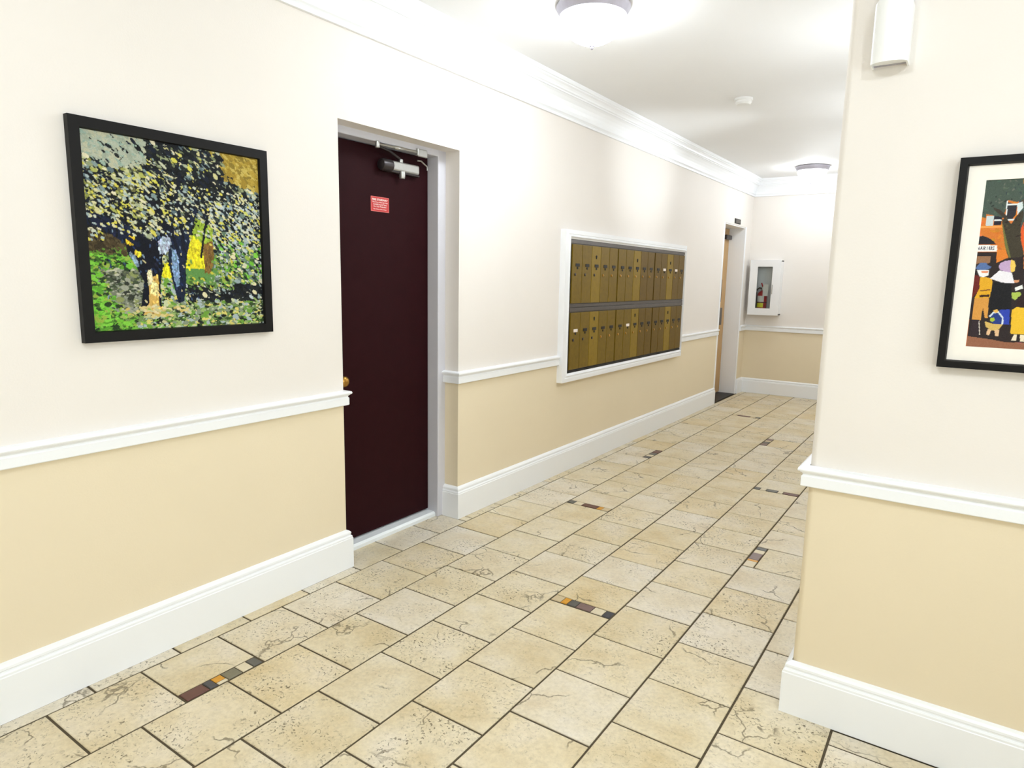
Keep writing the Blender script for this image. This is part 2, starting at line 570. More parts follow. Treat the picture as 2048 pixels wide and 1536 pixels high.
for row in range(0, 9):
    off = 0.0 if row % 2 == 0 else 0.5
    k = -3.0+off
    while k < YE:
        x0, x1, y0, y1 = row, row+1.0, k, k+1.0
        kk = k
        k += 1
        if row >= 6 and y0 < YR-0.08 < y1: y1c = YR-0.08
        else: y1c = y1
        if row > 6 and y0 > YR-0.1: break
        if row == 6 and y0 > YR-0.1: x1 = XR-0.08
        if row == 6 and y0 < YR-0.08 < y1:
            y1c = y1
        y1 = min(y1c, YE-0.07)
        if (row, kk) in LONG:
            if LONG[(row, kk)] == 'R':
                put_tile(x0, x1-SW, y0, y1); strip(SEQ[(row, kk)], x1-SW, x1-GAP, y0+GAP, y1-GAP, True)
            else:
                put_tile(x0+SW, x1, y0, y1); strip(SEQ[(row, kk)], x0+GAP, x0+SW, y0+GAP, y1-GAP, True)
        elif (row, kk) in CROSS:
            put_tile(x0, x1, y0+SW, y1); strip(SEQ[(row, kk)], x0+GAP, x1-GAP, y0+GAP, y0+SW, False)
        else:
            put_tile(x0, x1, y0, y1)
# narrow cut tiles against the left baseboard, and in the door recess
k = -2.5
while k < YE:
    y0, y1 = k, min(k+1, YE-0.07)
    k += 1
    if y1 <= YO0 or (y0 >= YO1 and (y1 <= YV0 or y0 >= YV1)):
        put_tile(W+0.06, 0, y0, y1)
    elif y1 <= YO1+0.3 and y0 >= YO0-1.1:
        a, b = max(y0, YO0+0.06), min(y1, YO1-0.06)
        if y0 < YO0-0.05: put_tile(W+0.06, 0, y0, YO0+0.06)
        put_tile(-0.72, 0, a, b)
        if y1 > YO1: put_tile(W+0.06, 0, YO1-0.06, y1)
    else:
        put_tile(W+0.06, 0, y0, y1)
# the rest of the lobby floor, out of the photograph's view
rest = MB()
def rest_tile(x0, x1, y0, y1):
    g = GAP
    rest.box(x0+g, x1-g, y0+g, y1-g, -0.05, 0.0)
for row in range(-1, 15):
    off = 0.0 if row % 2 == 0 else 0.5
    k = YF+off-1
    while k < YR:
        y0, y1 = max(k, YF), min(k+1, YR-0.08)
        x0, x1 = (W+0.06 if row == -1 else row), row+1
        k += 1
        if row == -1:
            if y0 > -2.6: continue
        elif row < 9 and y0 > -3.0+off-0.2: continue
        if y1-y0 > 0.1: rest_tile(x0, x1, y0, y1)
ro = rest.build('tile_field', M['tile'], parent=floor, origin=(0, 0, 0))
ro['kind'] = 'stuff'

# left wall with its two openings
poly = [(YF, -0.3), (YO0, -0.3), (YO0, ZO), (YO1, ZO), (YO1, -0.3), (YV0, -0.3), (YV0, ZV), (YV1, ZV), (YV1, -0.3), (YE+0.3, -0.3), (YE+0.3, ZC+0.2), (YF, ZC+0.2)]
bm = bmesh.new()
front = [bm.verts.new((W, y, z)) for y, z in poly]
back = [bm.verts.new((W-1.3, y, z)) for y, z in poly]
bm.faces.new(front); bm.faces.new(back[::-1])
for i in range(len(poly)):
    j = (i+1) % len(poly)
    bm.faces.new((front[i], back[i], back[j], front[j]))
edges = [e for e in bm.edges if all(v.co.x == W for v in e.verts) and
         (e.verts[0].index, e.verts[1].index) and
         all(YO0-0.01 <= v.co.y <= YV1+0.01 for v in e.verts) and
         not all(abs(v.co.z+0.3) < 1e-6 for v in e.verts)]
bmesh.ops.bevel(bm, geom=edges, offset=0.07, segments=5, affect='EDGES', profile=0.5)
bmesh.ops.triangulate(bm, faces=[f for f in bm.faces if len(f.verts) > 4])
wl = MB().addbm(bm)
struct(wl.build('wall_left', M['wall'], origin=(W, 0, 0)), 'left corridor wall, cream above the chair rail and tan below', 'wall')
# end wall
struct(MB().box(W-0.5, XR+0.5, YE, YE+0.6, -0.3, ZC+0.2).build('wall_end', M['wall']), 'far end wall of the corridor with the extinguisher cabinet', 'wall')
# right-hand wall block with a rounded corner
rad = 0.07
poly = [(XR, YE), (XR, YR+rad)]+[(XR+rad-rad*math.cos(a), YR+rad-rad*math.sin(a)) for a in [math.pi/2*i/6 for i in range(1, 6)]]+[(XR+rad, YR), (XE+0.3, YR), (XE+0.3, YE)]
wr = MB().prism(poly, 'Z', -0.3, ZC+0.2)
wr.sm = [len(f) == 4 for f in wr.f]
struct(wr.build('wall_right', M['wall']), 'near right wall with rounded corner, cream above the rail and peach below', 'wall')
# lobby walls out of view, the one on the right with a window added for fill light
struct(MB().box(W-1.3, XE+0.4, YF-0.6, YF, -0.3, ZC+0.2).build('wall_rear', M['wall']), 'lobby wall behind the viewer', 'wall')
WY0, WY1, WZ0, WZ1 = -5.8, 1.8, 2.3, 7.8
we = MB()
we.box(XE, XE+0.5, YF, WY0, -0.3, ZC+0.2).box(XE, XE+0.5, WY1, YR, -0.3, ZC+0.2).box(XE, XE+0.5, WY0, WY1, -0.3, WZ0).box(XE, XE+0.5, WY0, WY1, WZ1, ZC+0.2)
struct(we.build('wall_window', M['wall']), 'lobby wall with the added window, right of the viewer', 'wall')
wf = MB()
for y0, y1, z0, z1 in ((WY0, WY1, WZ0, WZ0+0.2), (WY0, WY1, WZ1-0.2, WZ1), (WY0, WY0+0.2, WZ0, WZ1), (WY1-0.2, WY1, WZ0, WZ1), (-2.1, -1.9, WZ0, WZ1)):
    wf.box(XE+0.1, XE+0.3, y0, y1, z0, z1)
win = struct(wf.build('added_window_1', M['trim']), 'unseen white framed lobby window added for fill light', 'window')
for y0, y1 in ((WY0+0.2, -2.1), (-1.9, WY1-0.2)):
    MB().box(XE+0.19, XE+0.21, y0, y1, WZ0+0.2, WZ1-0.2).build('pane', M['glass'], parent=win)
# ceiling
struct(MB().box(W-1.3, XE+0.5, YF-0.6, YE+0.6, ZC, ZC+0.5).build('ceiling', M['ceil']), 'flat white ceiling', 'ceiling')

# ------------------------------------------------------------------ mouldings
CROWN = [(0, 8.33), (0.05, 8.33), (0.055, 8.37), (0.04, 8.385), (0.06, 8.41), (0.08, 8.43), (0.09, 8.50), (0.115, 8.58), (0.15, 8.66), (0.195, 8.73),
         (0.23, 8.765), (0.25, 8.77), (0.25, 8.80), (0.275, 8.815), (0.285, 8.85), (0.31, 8.885), (0.345, 8.91), (0.345, 8.935), (0.37, 8.945), (0.385, 8.97), (0.385, ZC), (0, ZC)]
struct(MB().sweep(CROWN, [(W, YF), (W, YE), (XR, YE), (XR, YR), (XE, YR), (XE, YF)], closed=True).build('trim_1', M['trim']), 'white stepped crown moulding along the ceiling', 'moulding')
RAIL = [(0, 2.71), (0.055, 2.71), (0.065, 2.72), (0.065, 2.825), (0.055, 2.835), (0.05, 2.85), (0.06, 2.865), (0.075, 2.875), (0.08, 2.885), (0.095, 2.89), (0.1, 2.905), (0.095, 2.925), (0.075, 2.935), (0, 2.945)]
RAIL_R = [(o, 2.62+(z-2.71)*0.95) for o, z in RAIL]
BASE = [(0, 0.0), (0.08, 0.0), (0.08, 0.50), (0.072, 0.508), (0.072, 0.53), (0.062, 0.545), (0.05, 0.55), (0.05, 0.565), (0.058, 0.575), (0.055, 0.6), (0.035, 0.622), (0, 0.64)]
BASE_R = [(o, z*0.95) for o, z in BASE]
XF = -0.60                                                   # face of the maroon door's frame
segs = [('near painting', [(W, YF), (W, YO0), (XF, YO0)]), ('under the mailboxes', [(XF, YO1), (W, YO1), (W, YV0-0.07)]), ('on the end wall', [(W, YV1+0.1), (W, YE), (XR, YE), (XR, YE-2)])]
for i, (nm, path) in enumerate(segs):
    struct(MB().sweep(BASE, path).build('baseboard_%s' % ('left', 'middle', 'end')[i], M['trim']), 'tall white baseboard '+nm, 'baseboard')
    if i == 1:
        for j, pth in enumerate(([(XF, YO1), (W, YO1), (W, 10.12)], [(W, 18.02), (W, YV0-0.07)])):
            struct(MB().sweep(RAIL, pth).build('trim_%d' % (3+j), M['trim']), ('white chair rail between maroon door and mailboxes', 'short white chair rail between mailboxes and far doorway')[j], 'chair rail')
    else:
        struct(MB().sweep(RAIL, path).build('trim_%d' % (2 if i == 0 else 5), M['trim']), 'white chair rail '+('below the tree painting', '', 'on the end wall')[i], 'chair rail')
pr = [(XR, YE-2.2), (XR, YR), (XE, YR), (XE, YF), (W, YF)]
struct(MB().sweep(BASE_R, pr).build('baseboard_right', M['trim']), 'tall white baseboard on the near right wall', 'baseboard')
struct(MB().sweep(RAIL_R, [(XR, YE-2.2), (XR, YR), (XE, YR)]).build('trim_6', M['trim']), 'white chair rail below the framed print', 'chair rail')

# ------------------------------------------------------------------ maroon fire door
XD = -0.85
d1 = empty('door_1', (XD, (YO0+YO1)/2, 0))
tag(d1, 'dark maroon fire door with closer and red notice', 'door', kind='structure')
JY0, JY1, JZ = YO0+0.2, 6.14, 6.93
fr = MB()
fr.box(-1.25, XF, JY1, YO1+0.05, 0, ZO+0.05, 0.012, 1).box(-1.25, XF, YO0-0.05, JY0, 0, ZO+0.05, 0.012, 1).box(-1.25, XF+0.001, JY0-0.02, JY1+0.02, JZ, ZO+0.05, 0.012, 1)
fr.build('door_frame', M['steel'], d1)
leaf = MB().box(XD-0.14, XD, JY0+0.012, JY1-0.012, 0.135, JZ-0.015, 0.006, 1).build('door_leaf', M['maroon'], d1)
MB().prism([(-0.67, 0.0), (-0.67, 0.06), (-0.70, 0.10), (-1.2, 0.115), (-1.2, 0.0)], 'Y', JY0-0.2, JY1+0.18).build('threshold', M['marble'], d1)
kn = MB().lathe([(0.11, 0.0), (0.11, 0.015), (0.09, 0.03), (0.035, 0.04), (0.03, 0.11), (0.06, 0.13), (0.088, 0.165), (0.094, 0.20), (0.08, 0.235), (0.045, 0.255), (0.0, 0.26)], (XD, 3.835, 3.0), 24, 'X', cap=False)
kn.build('knob', M['brass'], leaf)
# closer: body, end cap, adjusting screw, arm, rod, bracket
cl = MB().box(XD, XD+0.12, 5.05, 5.78, 6.555, 6.72, 0.03, 3)
cb = cl.build('closer_body', M['chrome'], leaf)
MB().box(XD, XD+0.10, 5.0, 5.80, 6.52, 6.56, 0.015, 2).build('closer_plate', M['dark'], leaf)
MB().lathe([(0.05, -0.18), (0.09, -0.16), (0.105, -0.1), (0.105, 0.06)], (XD+0.085, 5.0, 6.62), 20, 'Y').build('closer_cap', M['dark'], leaf)
MB().lathe([(0.045, -0.09), (0.055, -0.06), (0.055, 0.03)], (XD+0.10, 5.34, 6.53), 16, 'Z').build('closer_screw', M['chrome'], leaf)
MB().lathe([(0.04, 0), (0.04, 0.05)], (XD+0.08, 5.33, 6.715), 14, 'Z').build('closer_pivot', M['chrome'], leaf)
MB().tube([(XD+0.08, 5.33, 6.765), (-0.66, 4.95, 6.84), (-0.60, 4.60, 6.865)], 0.02, 8).build('closer_arm', M['dark'], leaf)
MB().tube([(-0.60, 4.60, 6.895), (-0.60, 5.0, 6.905)], 0.02, 8).build('closer_rod', M['chrome'], leaf)
MB().tube([(-0.60, 5.0, 6.905), (-0.60, 5.02, 6.905), (-0.60, 5.2, 6.91), (-0.60, 5.22, 6.91), (-0.60, 5.56, 6.915)], [0.022, 0.034, 0.034, 0.026, 0.026], 8).build('closer_sleeve', M['chrome'], leaf)
MB().lathe([(0.035, -0.05), (0.04, -0.04), (0.04, 0.05), (0.03, 0.06)], (-0.60, 4.60, 6.88), 12, 'Z').build('closer_elbow', M['chrome'], leaf)
bk = MB().box(XF, XF+0.04, 5.56, 5.80, 6.84, 6.975, 0.015, 2).box(XF-0.02, XF+0.05, 5.535, 5.57, 6.85, 6.975, 0.008, 1)
bk.build('closer_bracket', M['chrome'], d1)
MB().tube([(-0.72, 5.70, 6.80), (-0.70, 5.78, 6.80), (-0.70, 5.86, 6.76), (-0.70, 5.93, 6.73), (-0.70, 5.95, 6.66)], 0.014, 6).build('closer_hook', M['chrome'], leaf)
# red notice with its lettering
ny0, ny1, nz0, nz1 = 4.67, 5.10, 5.835, 6.085
nt_ = MB().box(XD, XD+0.006, ny0, ny1, nz0, nz1).build('notice', M['red'], d1)
e = 0.008
bd = MB()
for a in ((ny0, ny1, nz1-e, nz1), (ny0, ny1, nz0, nz0+e), (ny0, ny0+e, nz0, nz1), (ny1-e, ny1, nz0, nz1)):
    bd.box(XD+0.005, XD+0.008, *a)
bd.build('notice_edge', M['red_edge'], nt_)
for body, zc, h, w, bold in (('FIRE STAIRWAY', 6.035, 0.034, 0.37, 0.03), ('This Door Must Be Kept', 5.990, 0.025, 0.37, 0.015), ('CLOSED At All Times', 5.955, 0.024, 0.32, 0.015), ('For Your Protection', 5.920, 0.024, 0.30, 0.015), ('By Order of Fire Dept.', 5.875, 0.022, 0.31, 0.015)):
    v, f = text_mesh(body, h, w, ((ny0+ny1)/2, zc), lambda u, q: (XD+0.009, u, q), bold)
    MB().add(v, f).build('lettering', M['paper'], nt_)

# ------------------------------------------------------------------ tan elevator door
XV = -0.92
d2 = empty('door_2', (XV, (YV0+YV1)/2, 0))
tag(d2, 'tan door in a deep white doorway near the corridor end', 'door', kind='structure')
fv = MB()
fv.box(-1.3, W+0.012, YV1-0.05, YV1+0.10, 0, ZV+0.02, 0.012, 1).box(-1.3, W+0.012, YV0-0.10, YV0+0.05, 0, ZV+0.02, 0.012, 1)
fv.build('door_jamb', M['trim'], d2)
MB().box(-1.3, W-0.02, YV0+0.05, YV1-0.05, ZV-0.04, ZV+0.04).build('door_head', M['ceil'], d2)
vl = MB().box(XV-0.14, XV, YV0+0.06, YV1-0.06, 0.05, ZV-0.05, 0.008, 1).build('door_leaf', M['wood'], d2)
MB().box(XV, XV+0.02, 24.2, 24.60, 3.93, 4.86, 0.006, 1).build('vision_panel', M['dark'], vl)
MB().box(XV, XV+0.08, 24.25, 24.66, 2.97, 3.69, 0.02, 2).build('pull_plate', M['pewter'], vl)
MB().box(XV, XV+0.16, 24.4, 25.1, 6.5, 6.68, 0.03, 2).build('door_closer', M['dark'], vl)
MB().box(-1.3, W-0.0, YV0+0.05, YV1-0.05, -0.03, 0.02).build('threshold', M['rubber'], d2)

pl = empty('indicator_plate', (W, 23.98, 7.06))
tag(pl, 'small dark plate on the wall above the far doorway', 'sign')
MB().box(W, W+0.03, 23.6, 24.36, 7.06, 7.25, 0.01, 1).build('plate', M['flat_black'], pl)
MB().box(W+0.028, W+0.036, 23.70, 24.28, 7.09, 7.22).build('face', M['pewter'], pl)

# ------------------------------------------------------------------ painted surfaces
def inside(poly, X, Y):
    r = np.zeros(X.shape, bool)
    n = len(poly)
    for i in range(n):
        x1, y1 = poly[i]; x2, y2 = poly[(i+1) % n]
        if y1 == y2: continue
        c = ((y1 > Y) != (y2 > Y)) & (X < (x2-x1)*(Y-y1)/(y2-y1)+x1)
        r ^= c
    return r
def dab(img, u, v, a, b, ang, col, wu, hv):
    """one brush stroke: a rotated ellipse at (u,v) in canvas units"""
    H, Wd = img.shape[:2]
    R = max(a, b)
    i0, i1 = max(0, int((u-R)/wu*Wd)), min(Wd, int((u+R)/wu*Wd)+2)
    j0, j1 = max(0, int((v-R)/hv*H)), min(H, int((v+R)/hv*H)+2)
    if i0 >= i1 or j0 >= j1: return
    X = ((np.arange(i0, i1)+0.5)/Wd*wu-u)[None, :]
    Y = ((np.arange(j0, j1)+0.5)/H*hv-v)[:, None]
    c, s = math.cos(ang), math.sin(ang)
    p, q = X*c+Y*s, -X*s+Y*c
    k = (p/a)**2+(q/b)**2 < 1
    img[j0:j1, i0:i1][k] = col
def lin(img):
    a = np.clip(img/255.0, 0, 1)
    return np.where(a <= 0.04045, a/12.92, ((a+0.055)/1.055)**2.4)
def painted_grid(name, img, corner, du, dv, m, parent):
    """grid of points carrying the pigment; corner is the upper left, du to the right, dv downwards"""
    H, Wd = img.shape[:2]
    uu, vv = np.meshgrid(np.linspace(0, 1, Wd), np.linspace(0, 1, H))
    P = np.array(corner)[None]+uu.reshape(-1, 1)*np.array(du)+vv.reshape(-1, 1)*np.array(dv)
    org = ORG[parent.name]
    P = (P-np.array(org))*S
    idx = np.arange(H*Wd).reshape(H, Wd)
    q = np.stack([idx[1:, :-1], idx[1:, 1:], idx[:-1, 1:], idx[:-1, :-1]], -1).reshape(-1, 4)
    me = bpy.data.meshes.new(name)
    me.vertices.add(len(P)); me.vertices.foreach_set('co', P.astype(np.float32).ravel())
    me.loops.add(q.size); me.loops.foreach_set('vertex_index', q.astype(np.int32).ravel())
    me.polygons.add(len(q)); me.polygons.foreach_set('loop_start', np.arange(0, q.size, 4, dtype=np.int32))
    me.update(calc_edges=True)
    at = me.attributes.new('paint', 'FLOAT_COLOR', 'POINT')
    c = np.ones((H*Wd, 4), np.float32)
    c[:, :3] = lin(img).reshape(-1, 3)
    at.data.foreach_set('color', c.ravel())
    me.materials.append(m)
    o = bpy.data.objects.new(name, me)
    COL.objects.link(o)
    o.parent = parent
    return o

# ------------------------------------------------------------------ tree painting on the left wall
LEFT = [
  ((165, 172, 155), [(0.004,-0.002),(0.393,-0.006),(0.316,0.066),(0.211,0.107),(0.004,0.194)]),
  ((172, 150, 62), [(0.642,-0.012),(1.004,0.001),(1.006,0.153),(0.845,0.153),(0.74,0.092)]),
  ((70, 60, 38), [(0.004,0.457),(0.102,0.475),(0.196,0.562),(0.002,0.588)]),
  ((95, 140, 48), [(0.002,0.584),(0.187,0.563),(0.222,0.674),(0.136,0.684),(0.009,0.645)]),
  ((135, 140, 125), [(0.009,0.645),(0.232,0.665),(0.261,0.752),(0.243,0.885),(0.136,0.925),(0.055,0.888)]),
  ((112, 190, 58), [(0.001,0.695),(0.049,0.753),(0.088,0.889),(0.13,1.004),(-0.003,1.001)]),
  ((120, 175, 70), [(-0.003,1.001),(0.06,0.931),(0.483,0.976),(0.999,0.958),(0.997,1)]),
  ((90, 150, 60), [(0.369,0.706),(0.44,0.715),(0.441,0.853),(0.372,0.888),(0.354,0.806)]),
  ((150, 175, 60), [(0.559,0.379),(0.678,0.435),(0.672,0.549),(0.608,0.571),(0.521,0.667),(0.507,0.575)]),
  ((218, 205, 42), [(0.552,0.49),(0.611,0.524),(0.624,0.665),(0.507,0.667),(0.519,0.575)]),
  ((222, 210, 40), [(0.387,0.647),(0.418,0.642),(0.419,0.715),(0.372,0.715)]),
  ((125, 95, 48), [(0.61,0.533),(0.674,0.511),(0.677,0.606),(0.653,0.693),(0.62,0.684)]),
  ((95, 140, 75), [(0.502,0.668),(0.708,0.663),(0.816,0.72),(0.703,0.76),(0.506,0.751)]),
  ((22, 26, 34), [(0.496,0.751),(0.703,0.76),(0.984,0.75),(0.991,0.874),(0.698,0.858),(0.481,0.844)]),
  ((14, 18, 28), [(0.929,0.538),(1.006,0.534),(0.995,0.968),(0.944,0.966),(0.978,0.76)]),
  ((24, 32, 55), [(0.001,0.385),(0.098,0.417),(0.195,0.452),(0.27,0.498),(0.247,0.568),(0.196,0.554),(0.093,0.484),(0.004,0.457)]),
  ((16, 19, 32), [(0.189,0.528),(0.253,0.482),(0.321,0.526),(0.369,0.492),(0.391,0.42),(0.344,0.319),(0.38,0.333),(0.419,0.44),(0.443,0.438),(0.432,0.533),(0.376,0.607),(0.374,0.67),(0.356,0.761),(0.355,0.888),(0.287,0.9),(0.243,0.889),(0.271,0.743),(0.225,0.639),(0.194,0.588)]),
  ((26, 36, 58), [(0.424,0.439),(0.494,0.475),(0.549,0.38),(0.571,0.332),(0.592,0.331),(0.548,0.481),(0.504,0.631),(0.503,0.723),(0.486,0.845),(0.451,0.858),(0.428,0.751),(0.407,0.633)]),
  ((168, 180, 198), [(0.358,0.528),(0.417,0.471),(0.43,0.533),(0.401,0.584),(0.363,0.594)]),
  ((125, 152, 182), [(0.433,0.56),(0.456,0.577),(0.467,0.668),(0.461,0.761),(0.446,0.77),(0.426,0.66)]),
  ((130, 152, 170), [(0.202,0.588),(0.235,0.612),(0.249,0.664),(0.225,0.639)]),
  ((222, 185, 50), [(0.195,0.515),(0.234,0.513),(0.223,0.544),(0.195,0.545)]),
  ((235, 215, 60), [(0.233,0.586),(0.267,0.598),(0.253,0.612)]),
  ((205, 168, 92), [(0.295,0.716),(0.346,0.707),(0.345,0.869),(0.398,0.926),(0.255,0.916),(0.291,0.85)]),
  ((225, 210, 170), [(0.292,0.69),(0.311,0.681),(0.312,0.734),(0.293,0.752)]),
  ((222, 205, 140), [(0.316,0.743),(0.343,0.761),(0.339,0.815),(0.303,0.797)]),
  ((205, 190, 125), [(0.189,0.901),(0.297,0.886),(0.448,0.9),(0.385,0.972),(0.22,0.964)]),
]
def tree_picture():
    n = 320
    img = np.zeros((n, n, 3))
    X, Y = np.meshgrid((np.arange(n)+0.5)/n, (np.arange(n)+0.5)/n)
    img[:] = (24, 28, 32)
    img[Y > 0.62] = (70, 88, 56)
    img[Y > 0.86] = (110, 136, 78)
    img[(X > 0.6) & (Y > 0.45) & (Y < 0.78)] = (92, 116, 96)
    rg = random.Random(11)
    for col, pts in LEFT[:15]: img[inside(pts, X, Y)] = col
    def pick(p): return p[rg.randrange(len(p))]
    def clump(u, v): return 0.5+0.25*math.sin(13*u+5*math.sin(9*v)+1)+0.25*math.sin(17*v-7*u+4*math.sin(11*u))
    leaf_dark = [(20, 22, 26), (28, 32, 36), (14, 16, 22), (36, 40, 38), (24, 30, 46)]
    leaf_lite = [(190, 192, 164), (164, 170, 138), (200, 194, 140), (140, 148, 112), (112, 120, 88), (126, 144, 142), (204, 198, 88), (216, 208, 176), (92, 110, 116)]
    grey = [(184, 194, 196), (146, 162, 164), (200, 200, 176), (110, 128, 116), (60, 70, 66), (24, 30, 34), (216, 208, 168), (200, 202, 104), (34, 42, 48)]
    green = [(112, 180, 58), (92, 152, 50), (144, 168, 70), (66, 102, 42), (40, 60, 34), (128, 196, 70)]
    stone = [(152, 154, 138), (116, 120, 104), (86, 92, 74), (182, 180, 158), (66, 78, 56), (134, 142, 90), (52, 56, 48)]
    ground = [(190, 196, 156), (146, 168, 102), (108, 152, 60), (164, 176, 178), (28, 34, 30), (56, 78, 42), (206, 196, 110), (130, 142, 118), (38, 44, 40)]
    gold = [(176, 150, 62), (156, 130, 48), (192, 170, 88), (136, 116, 46)]
    sky = [(168, 174, 156), (152, 160, 142), (178, 178, 152), (146, 166, 152)]
    for k in range(9000):
        u, v = rg.random(), rg.random()
        ang = rg.uniform(0.2, 1.0)
        a = 0.0055+0.016*rg.random()**2.2
        b = a*rg.uniform(0.35, 0.75)
        if v < 0.5 and clump(u*1.7, v*1.5) > 0.62: a *= 1.35
        if v < 0.12+0.05*math.sin(u*9) and u < 0.32: col = pick(sky) if rg.random() < 0.86 else pick(leaf_dark)
        elif u > 0.76 and v < 0.15+(u-0.74)*0.25: col = pick(gold)
        elif v < 0.50:
            dk = 0.50+0.42*(clump(u, v)-0.5)-0.22*abs(u-0.5)+(0.20 if v < 0.30 and 0.28 < u < 0.85 else 0.04)
            col = pick(leaf_dark) if rg.random() < dk else pick(leaf_lite)
            if u < 0.30 and 0.14 < v < 0.42 and rg.random() < 0.4: col = pick([(166, 168, 90), (140, 144, 74), (186, 186, 136), (110, 108, 66)])
            if u > 0.66 and v > 0.28: col = pick(grey)
        elif u > 0.68 and v < 0.75: col = pick(grey) if rg.random() < 0.65 else pick(green)
        elif u < 0.30 and v < 0.60: col = pick([(74, 62, 40), (56, 48, 32), (92, 80, 54)])
        elif u < 0.27 and v < 0.68: col = pick(green)
        elif u < 0.33 and v < 0.90: col = pick(stone) if u > 0.06+(v-0.7)*0.5 else pick(green)
        elif 0.50 < u and 0.75 < v < 0.845: col = pick(leaf_dark) if rg.random() < 0.76 else pick(grey)
        elif v > 0.82: col = pick(ground) if u > 0.22 else pick(green)
        elif 0.46 < u < 0.7 and v < 0.74: continue
        else: col = pick(ground)
        if v > 0.85 or (u < 0.33 and v > 0.6): ang = rg.uniform(-0.4, 0.6)
        dab(img, u, v, a, b, ang, col, 1, 1)
    def broken(col, pts, jit, count):
        """a patch laid in with short strokes instead of one flat tone"""
        k = inside(pts, X, Y)
        img[k] = col
        us, vs_ = [p[0] for p in pts], [p[1] for p in pts]
        for q in range(count):
            u, v = rg.uniform(min(us), max(us)), rg.uniform(min(vs_), max(vs_))
            i, j = min(n-1, max(0, int(u*n))), min(n-1, max(0, int(v*n)))
            if k[j, i]:
                d = rg.uniform(-jit, jit)
                dab(img, u, v, rg.uniform(0.006, 0.014), rg.uniform(0.003, 0.006), rg.uniform(0.9, 1.9), tuple(c*(1+d/100)+rg.uniform(-8, 8) for c in col), 1, 1)
    for col, pts in LEFT[8:12]: broken(col, pts, 22, 200)
    for k in range(170):
        u, v = rg.uniform(0.52, 0.80), rg.uniform(0.60, 0.78)
        if 0.54 < u < 0.66 and v < 0.715: continue
        dab(img, u, v, rg.uniform(0.006, 0.014), rg.uniform(0.004, 0.008), rg.uniform(0.2, 1.4), pick([(120, 150, 70), (96, 132, 66), (150, 168, 92), (70, 100, 50), (164, 176, 150), (196, 190, 70)]), 1, 1)
    for idx, (col, pts) in enumerate(LEFT[15:]):
        if idx == 11: continue
        broken(col, pts, 30 if sum(col) > 200 else 60, 120)
    for k in range(60):                                   # sunlit ground round the trunk's foot
        u, v = rg.gauss(0.34, 0.08), rg.gauss(0.90, 0.02)
        dab(img, u, v, rg.uniform(0.008, 0.018), rg.uniform(0.005, 0.009), rg.uniform(-0.4, 0.5), pick([(206, 190, 130), (196, 172, 96), (214, 200, 160), (190, 186, 140), (150, 170, 90)]), 1, 1)
    for k in range(260):                                  # flecks of light and blue on the bark
        u, v = rg.uniform(0.05, 0.60), rg.uniform(0.46, 0.9)
        i, j = int(u*n), int(v*n)
        if img[j, i].sum() < 150:
            dab(img, u, v, rg.uniform(0.005, 0.014), rg.uniform(0.0025, 0.005), rg.uniform(0.7, 1.8), pick([(56, 78, 112), (36, 52, 92), (120, 140, 160), (200, 188, 140), (12, 14, 24), (14, 18, 30), (30, 44, 70)]), 1, 1)
    def twig(p, w, col):
        for (x0, y0), (x1, y1) in zip(p[:-1], p[1:]):
            for t in np.linspace(0, 1, 24):
                dab(img, x0+(x1-x0)*t+rg.uniform(-.002, .002), y0+(y1-y0)*t, w, w*0.8, 0, col, 1, 1)
    twig([(0.46, 0.56), (0.43, 0.45), (0.36, 0.36), (0.30, 0.28)], 0.009, (18, 22, 36))
    twig([(0.50, 0.56), (0.49, 0.42), (0.47, 0.28), (0.50, 0.16)], 0.010, (20, 24, 38))
    twig([(0.60, 0.60), (0.63, 0.44), (0.66, 0.34)], 0.007, (18, 20, 28))
    twig([(0.25, 0.55), (0.12, 0.46), (0.0, 0.42)], 0.012, (22, 30, 54))
    for k in range(900):                                  # leaves in front of the branches
        u, v = rg.uniform(0.0, 1.0), rg.uniform(0.22, 0.54)
        if 0.08 < u < 0.66 and v > 0.50: continue
        dab(img, u, v, rg.uniform(0.006, 0.013), rg.uniform(0.004, 0.007), rg.uniform(0.2, 1.0), pick([(206, 200, 156), (206, 196, 84), (24, 26, 30), (160, 174, 172), (194, 198, 178), (18, 22, 34), (16, 18, 22)]), 1, 1)
    img += np.random.default_rng(3).normal(0, 5, img.shape[:2])[..., None]
    return 118+(img-118)*1.06
tp = empty('tree_painting', (W, 0.97, 3.95))
tag(tp, 'black-framed impressionist painting of sunlit trees on the left wall', 'painting')
def frame_mesh(y0, y1, z0, z1, w, d0, d1, place):
    """four mitred lengths of frame; place maps (a,b,depth) to a point"""
    out = [(y0, z0), (y1, z0), (y1, z1), (y0, z1)]
    inn = [(y0+w, z0+w), (y1-w, z0+w), (y1-w, z1-w), (y0+w, z1-w)]
    ins = [(a+(0.012 if i in (0, 3) else -0.012), b+(0.012 if i in (0, 1) else -0.012)) for i, (a, b) in enumerate(inn)]
    mb = MB()
    for i in range(4):
        j = (i+1) % 4
        v = [place(*out[i], 0), place(*out[j], 0), place(*out[j], d1), place(*out[i], d1), place(*inn[i], d1), place(*inn[j], d1), place(*ins[j], d0), place(*ins[i], d0), place(*ins[i], 0), place(*ins[j], 0)]
        mb.add(v, [(0, 1, 2, 3), (3, 2, 5, 4), (4, 5, 6, 7), (7, 6, 9, 8), (8, 9, 1, 0)])
    return mb
frame_mesh(-0.235, 2.165, 3.95, 6.352, 0.112, 0.05, 0.085, lambda a, b, d: (W+d, a, b)).build('frame', M['black'], tp)
MB().box(W, W+0.035, -0.14, 2.07, 4.03, 6.26).build('backing', M['mat'], tp)
painted_grid('canvas', tree_picture(), (W+0.05, -0.128, 6.245), (0, 2.186, 0), (0, 0, -2.19), M['canvas'], tp)

